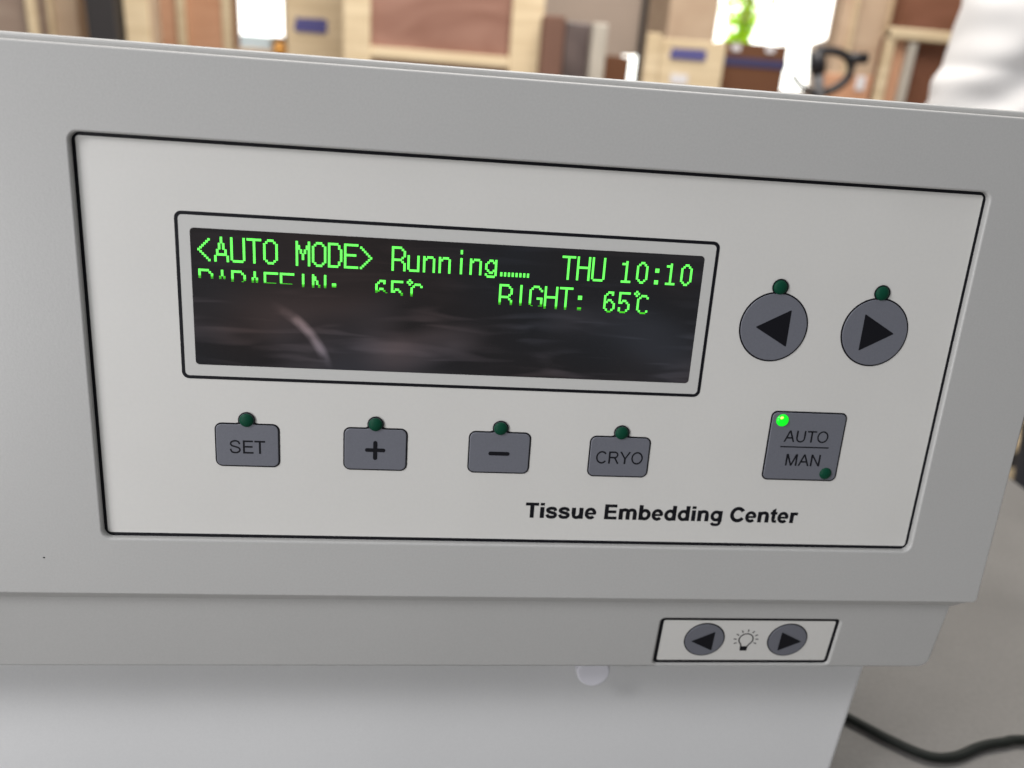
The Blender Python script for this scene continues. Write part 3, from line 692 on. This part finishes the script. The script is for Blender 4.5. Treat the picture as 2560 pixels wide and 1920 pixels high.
# open framed crate
Y = 2.2; r = empty('wooden_crate', (at_x(2280, Y, 160), Y, 0)); tag(r, 'pale framed crate with orange and brown panels just left of the person', 'crate')
x0, x1 = at_x(2196, Y, 160)-r.location.x, at_x(2480, Y, 160)-r.location.x; zt = zof(76, 2300, Y)
link('side_panel', box_mesh(x0+.02, x1, .0, .06, 0, zt-.02, .004), M['brown_ply'], r)
a, b = at_x(2216, Y, 160)-r.location.x, at_x(2250, Y, 160)-r.location.x
link('orange_panel', box_mesh(a, b, -.012, -.001, 0, zt-.03, .002), M['orange_ply'], r)
link('batten', box_mesh(x0, a-.001, -.03, -.001, 0, zt-.002, .004), M['batten'], r)
link('batten', box_mesh(b+.001, b+.026, -.03, -.001, 0, zt-.035, .004), M['pale'], r)
link('rail', box_mesh(x0, x1, -.034, -.001, zt-.03, zt, .004), M['batten'], r)
# pallet with a bright bag seen past the hood's right edge
r = empty('pallet', (2.28, 2.34, 0)); r.rotation_euler.z = math.radians(0); tag(r, 'pale wooden pallet on the floor past the right edge of the hood', 'pallet')
for i in range(5): link('deck_board', box_mesh(-.5, .5, -.4+.17*i, -.28+.17*i, .11, .135, .003), M['batten'], r)
for i in range(3): link('bearer', box_mesh(-.5+.44*i, -.4+.44*i, -.395, .395, .051, .109, .003), M['dark'], r)
for i in range(3): link('bottom_board', box_mesh(-.5, .5, -.4+.35*i, -.28+.35*i, 0, .05, .003), M['batten'], r)

# pallet truck: handle up, forks on the floor
Y = 2.35
pj = empty('pallet_truck', (at_x(2052, Y, 180), Y, 0)); tag(pj, 'black handled pallet truck standing by the large window', 'pallet truck')
def L3(px, py, dy=0): p = spot(px, py, Y+dy); return Vector((p.x-pj.location.x, dy, p.z))
top = L3(2042, 140)
link('shaft', tube_mesh([(0, .10, .22), L3(2050, 235)+Vector((0, .01, 0)), L3(2046, 175)], [.024, .02, .018]), M['steel'], pj, smooth=True)
link('handle_head', tube_mesh([L3(2047, 185), L3(2043, 160), L3(2040, 128)], [.02, .026, .02]), M['black'], pj, smooth=True)
link('handle_loop', tube_mesh(smooth_path([L3(2042, 128), L3(2085, 128), L3(2118, 142), L3(2128, 165), L3(2122, 190), L3(2098, 215), L3(2062, 232)], 5), .013), M['black'], pj, smooth=True)
link('grip', tube_mesh([L3(2118, 146), L3(2166, 146)], .017), M['black'], pj, smooth=True)
link('hose', tube_mesh(smooth_path([L3(1982, 186), L3(1995, 208), L3(2015, 224), L3(2042, 244), L3(2046, 300)], 5), .009), M['black'], pj, smooth=True)
link('pump_body', box_mesh(-.1, .1, .02, .18, .08, .34, .02), M['orange'], pj)
for s in (-1, 1):
    link('fork', box_mesh(s*.19-.08, s*.19+.08, .18, 1.3, .06, .11, .01), M['orange'], pj)
link('steering_wheel', tube_mesh([(-.08, .1, .09), (.08, .1, .09)], .088, 20), M['black'], pj)

# ------------------------------------------------------------------ person in white
PY = .95
pp = spot(3050, 160, PY); per = empty('person', (pp.x, PY, 0), (0, 0, math.radians(8)))
tag(per, 'person in a loose white shirt standing beyond the machine at the right edge', 'person')
def skin_mesh(name, pts, edges, rad, m, parent, sub=2):
    me = bpy.data.meshes.new('sk'); me.from_pydata([p for p in pts], edges, []); o = bpy.data.objects.new('sk', me); COL.objects.link(o)
    md = o.modifiers.new('s', 'SKIN'); md.use_smooth_shade = True
    for i, sv in enumerate(me.skin_vertices[0].data):
        rr = rad[i]; sv.radius = rr if isinstance(rr, tuple) else (rr, rr)
    me.skin_vertices[0].data[0].use_root = True
    o.modifiers.new('d', 'SUBSURF').levels = sub
    dg = bpy.context.evaluated_depsgraph_get(); dg.update()
    out = bpy.data.meshes.new_from_object(o.evaluated_get(dg)); bpy.data.objects.remove(o)
    return link(name, out, m, parent, smooth=True)
pts = [(0, 0, .95), (0, 0, 1.15), (0, .01, 1.35), (0, 0, 1.48), (0, -.01, 1.56), (0, -.02, 1.66), (0, -.02, 1.74),
       (-.21, 0, 1.42), (-.36, .0, 1.20), (-.37, -.08, .95), (-.37, -.13, .86),
       (.19, 0, 1.42), (.25, .0, 1.16), (.26, -.06, .92), (.26, -.09, .84),
       (-.04, 0, .88), (-.01, -.02, .48), (-.01, .02, .09), (-.01, -.10, .04),
       (.13, 0, .88), (.19, -.02, .48), (.20, .02, .09), (.20, -.10, .04)]
edg = [(0, 1), (1, 2), (2, 3), (3, 4), (4, 5), (5, 6), (3, 7), (7, 8), (8, 9), (9, 10), (3, 11), (11, 12), (12, 13), (13, 14), (0, 15), (15, 16), (16, 17), (17, 18), (0, 19), (19, 20), (20, 21), (21, 22)]
rad = [.13, .12, .14, .07, .055, .085, .07, .055, .043, .033, .03, .055, .043, .033, .03, .085, .06, .04, .035, .085, .06, .04, .035]
pbody = skin_mesh('body', pts, edg, rad, M['skin'], per)
hd = bmesh.new(); bmesh.ops.create_uvsphere(hd, u_segments=32, v_segments=20, radius=1)
for v in hd.verts:
    x, y, z = v.co
    v.co = Vector((x*.078*(1-.18*max(0, -z)), y*.098, z*.12))
    if y < -.85 and abs(x) < .22 and -.25 < z < .15: v.co.y -= .018
hd.transform(Matrix.Translation((0, -.02, 1.68)))
hair = bm_done(hd)
bm = bmesh.new(); bm.from_mesh(hair)
for v in list(bm.verts):
    if v.co.z < 1.68 and v.co.y < .0: bm.verts.remove(v)
for v in bm.verts: v.co = Vector((v.co.x*1.09, (v.co.y+.02)*1.09-.012, 1.68+(v.co.z-1.68)*1.1))
bm.to_mesh(hair); bm.free(); link('hair', hair, M['hair'], per, smooth=True)
def finger_set(wrist, sgn):
    for k, (dx, ln) in enumerate(((-.03, .06), (-.012, .075), (.006, .08), (.024, .07), (-.045, .045))):
        b = Vector(wrist)+Vector((dx*.6, -.02, -.03)); yield [b, b+Vector((dx*.4, -.01, -ln*.6)), b+Vector((dx*.4, .0, -ln))]
hp = []
for w in ((-.37, -.13, .86), (.26, -.09, .84)):
    for f in finger_set(w, 1): hp.append(tube_mesh(smooth_path(f, 3), .0085, 8))
pm = join([pbody.data.copy()]+hp); pbody.data = pm; pm.materials.append(M['skin'])
for p_ in pm.polygons: p_.use_smooth = True
# trousers
tpts = [(.03, 0, .97), (-.04, 0, .86), (-.01, -.02, .48), (-.01, .01, .10), (.13, 0, .86), (.19, -.02, .48), (.20, .01, .10)]
skin_mesh('trousers', tpts, [(0, 1), (1, 2), (2, 3), (0, 4), (4, 5), (5, 6)], [.15, .11, .085, .07, .11, .085, .07], M['trousers'], per)
# shirt: loose folded tube with sleeves
def folds(co):
    a = noise.noise(Vector((co.x*7+co.z*6, co.y*9, co.z*5-co.x*6)))
    b = noise.noise(Vector((co.x*20+co.z*24, co.y*14, co.z*9-co.x*13+4)))
    s = math.sin((co.z*.9-co.x*.9)*64+a*4)
    return a*.017+b*.006+s*.007
def loft(rings, n=96):
    bm = bmesh.new(); R_ = []
    steps = []
    for i in range(len(rings)-1):
        for j in range(14):
            t = j/14; A, B = rings[i], rings[i+1]; steps.append([A[k]*(1-t)+B[k]*t for k in range(5)])
    steps.append(list(rings[-1]))
    for cx_, cy_, z, rx, ry in steps:
        ring = []
        for k in range(n):
            a = 2*math.pi*k/n; d = Vector((math.cos(a), math.sin(a), 0)); co = Vector((cx_+rx*d.x, cy_+ry*d.y, z)); ring.append(bm.verts.new(co+d*folds(co)))
        R_.append(ring)
    for A, B in zip(R_, R_[1:]):
        for k in range(n): bm.faces.new((A[k], A[(k+1) % n], B[(k+1) % n], B[k]))
    return bm_done(bm)
torso = loft([(0, 0, .86, .25, .17), (0, 0, 1.0, .235, .16), (0, 0, 1.2, .22, .155), (0, 0, 1.38, .215, .15), (0, 0, 1.45, .15, .10), (0, 0, 1.50, .07, .065)])
sl = loft([(-.40, -.02, 1.00, .10, .10), (-.378, -.02, 1.12, .093, .093), (-.352, -.01, 1.18, .088, .088), (-.350, 0, 1.28, .088, .088), (-.28, 0, 1.40, .08, .08), (-.15, 0, 1.45, .05, .05)], 48)
sr = loft([(.285, -.02, 1.0, .085, .085), (.28, -.01, 1.14, .08, .08), (.25, 0, 1.28, .08, .08), (.20, 0, 1.40, .08, .08), (.13, 0, 1.45, .05, .05)], 48)
sh = link('shirt', join([torso, sl, sr]), M['cloth'], per, smooth=True)
sd = sh.modifiers.new('thick', 'SOLIDIFY'); sd.thickness = .002
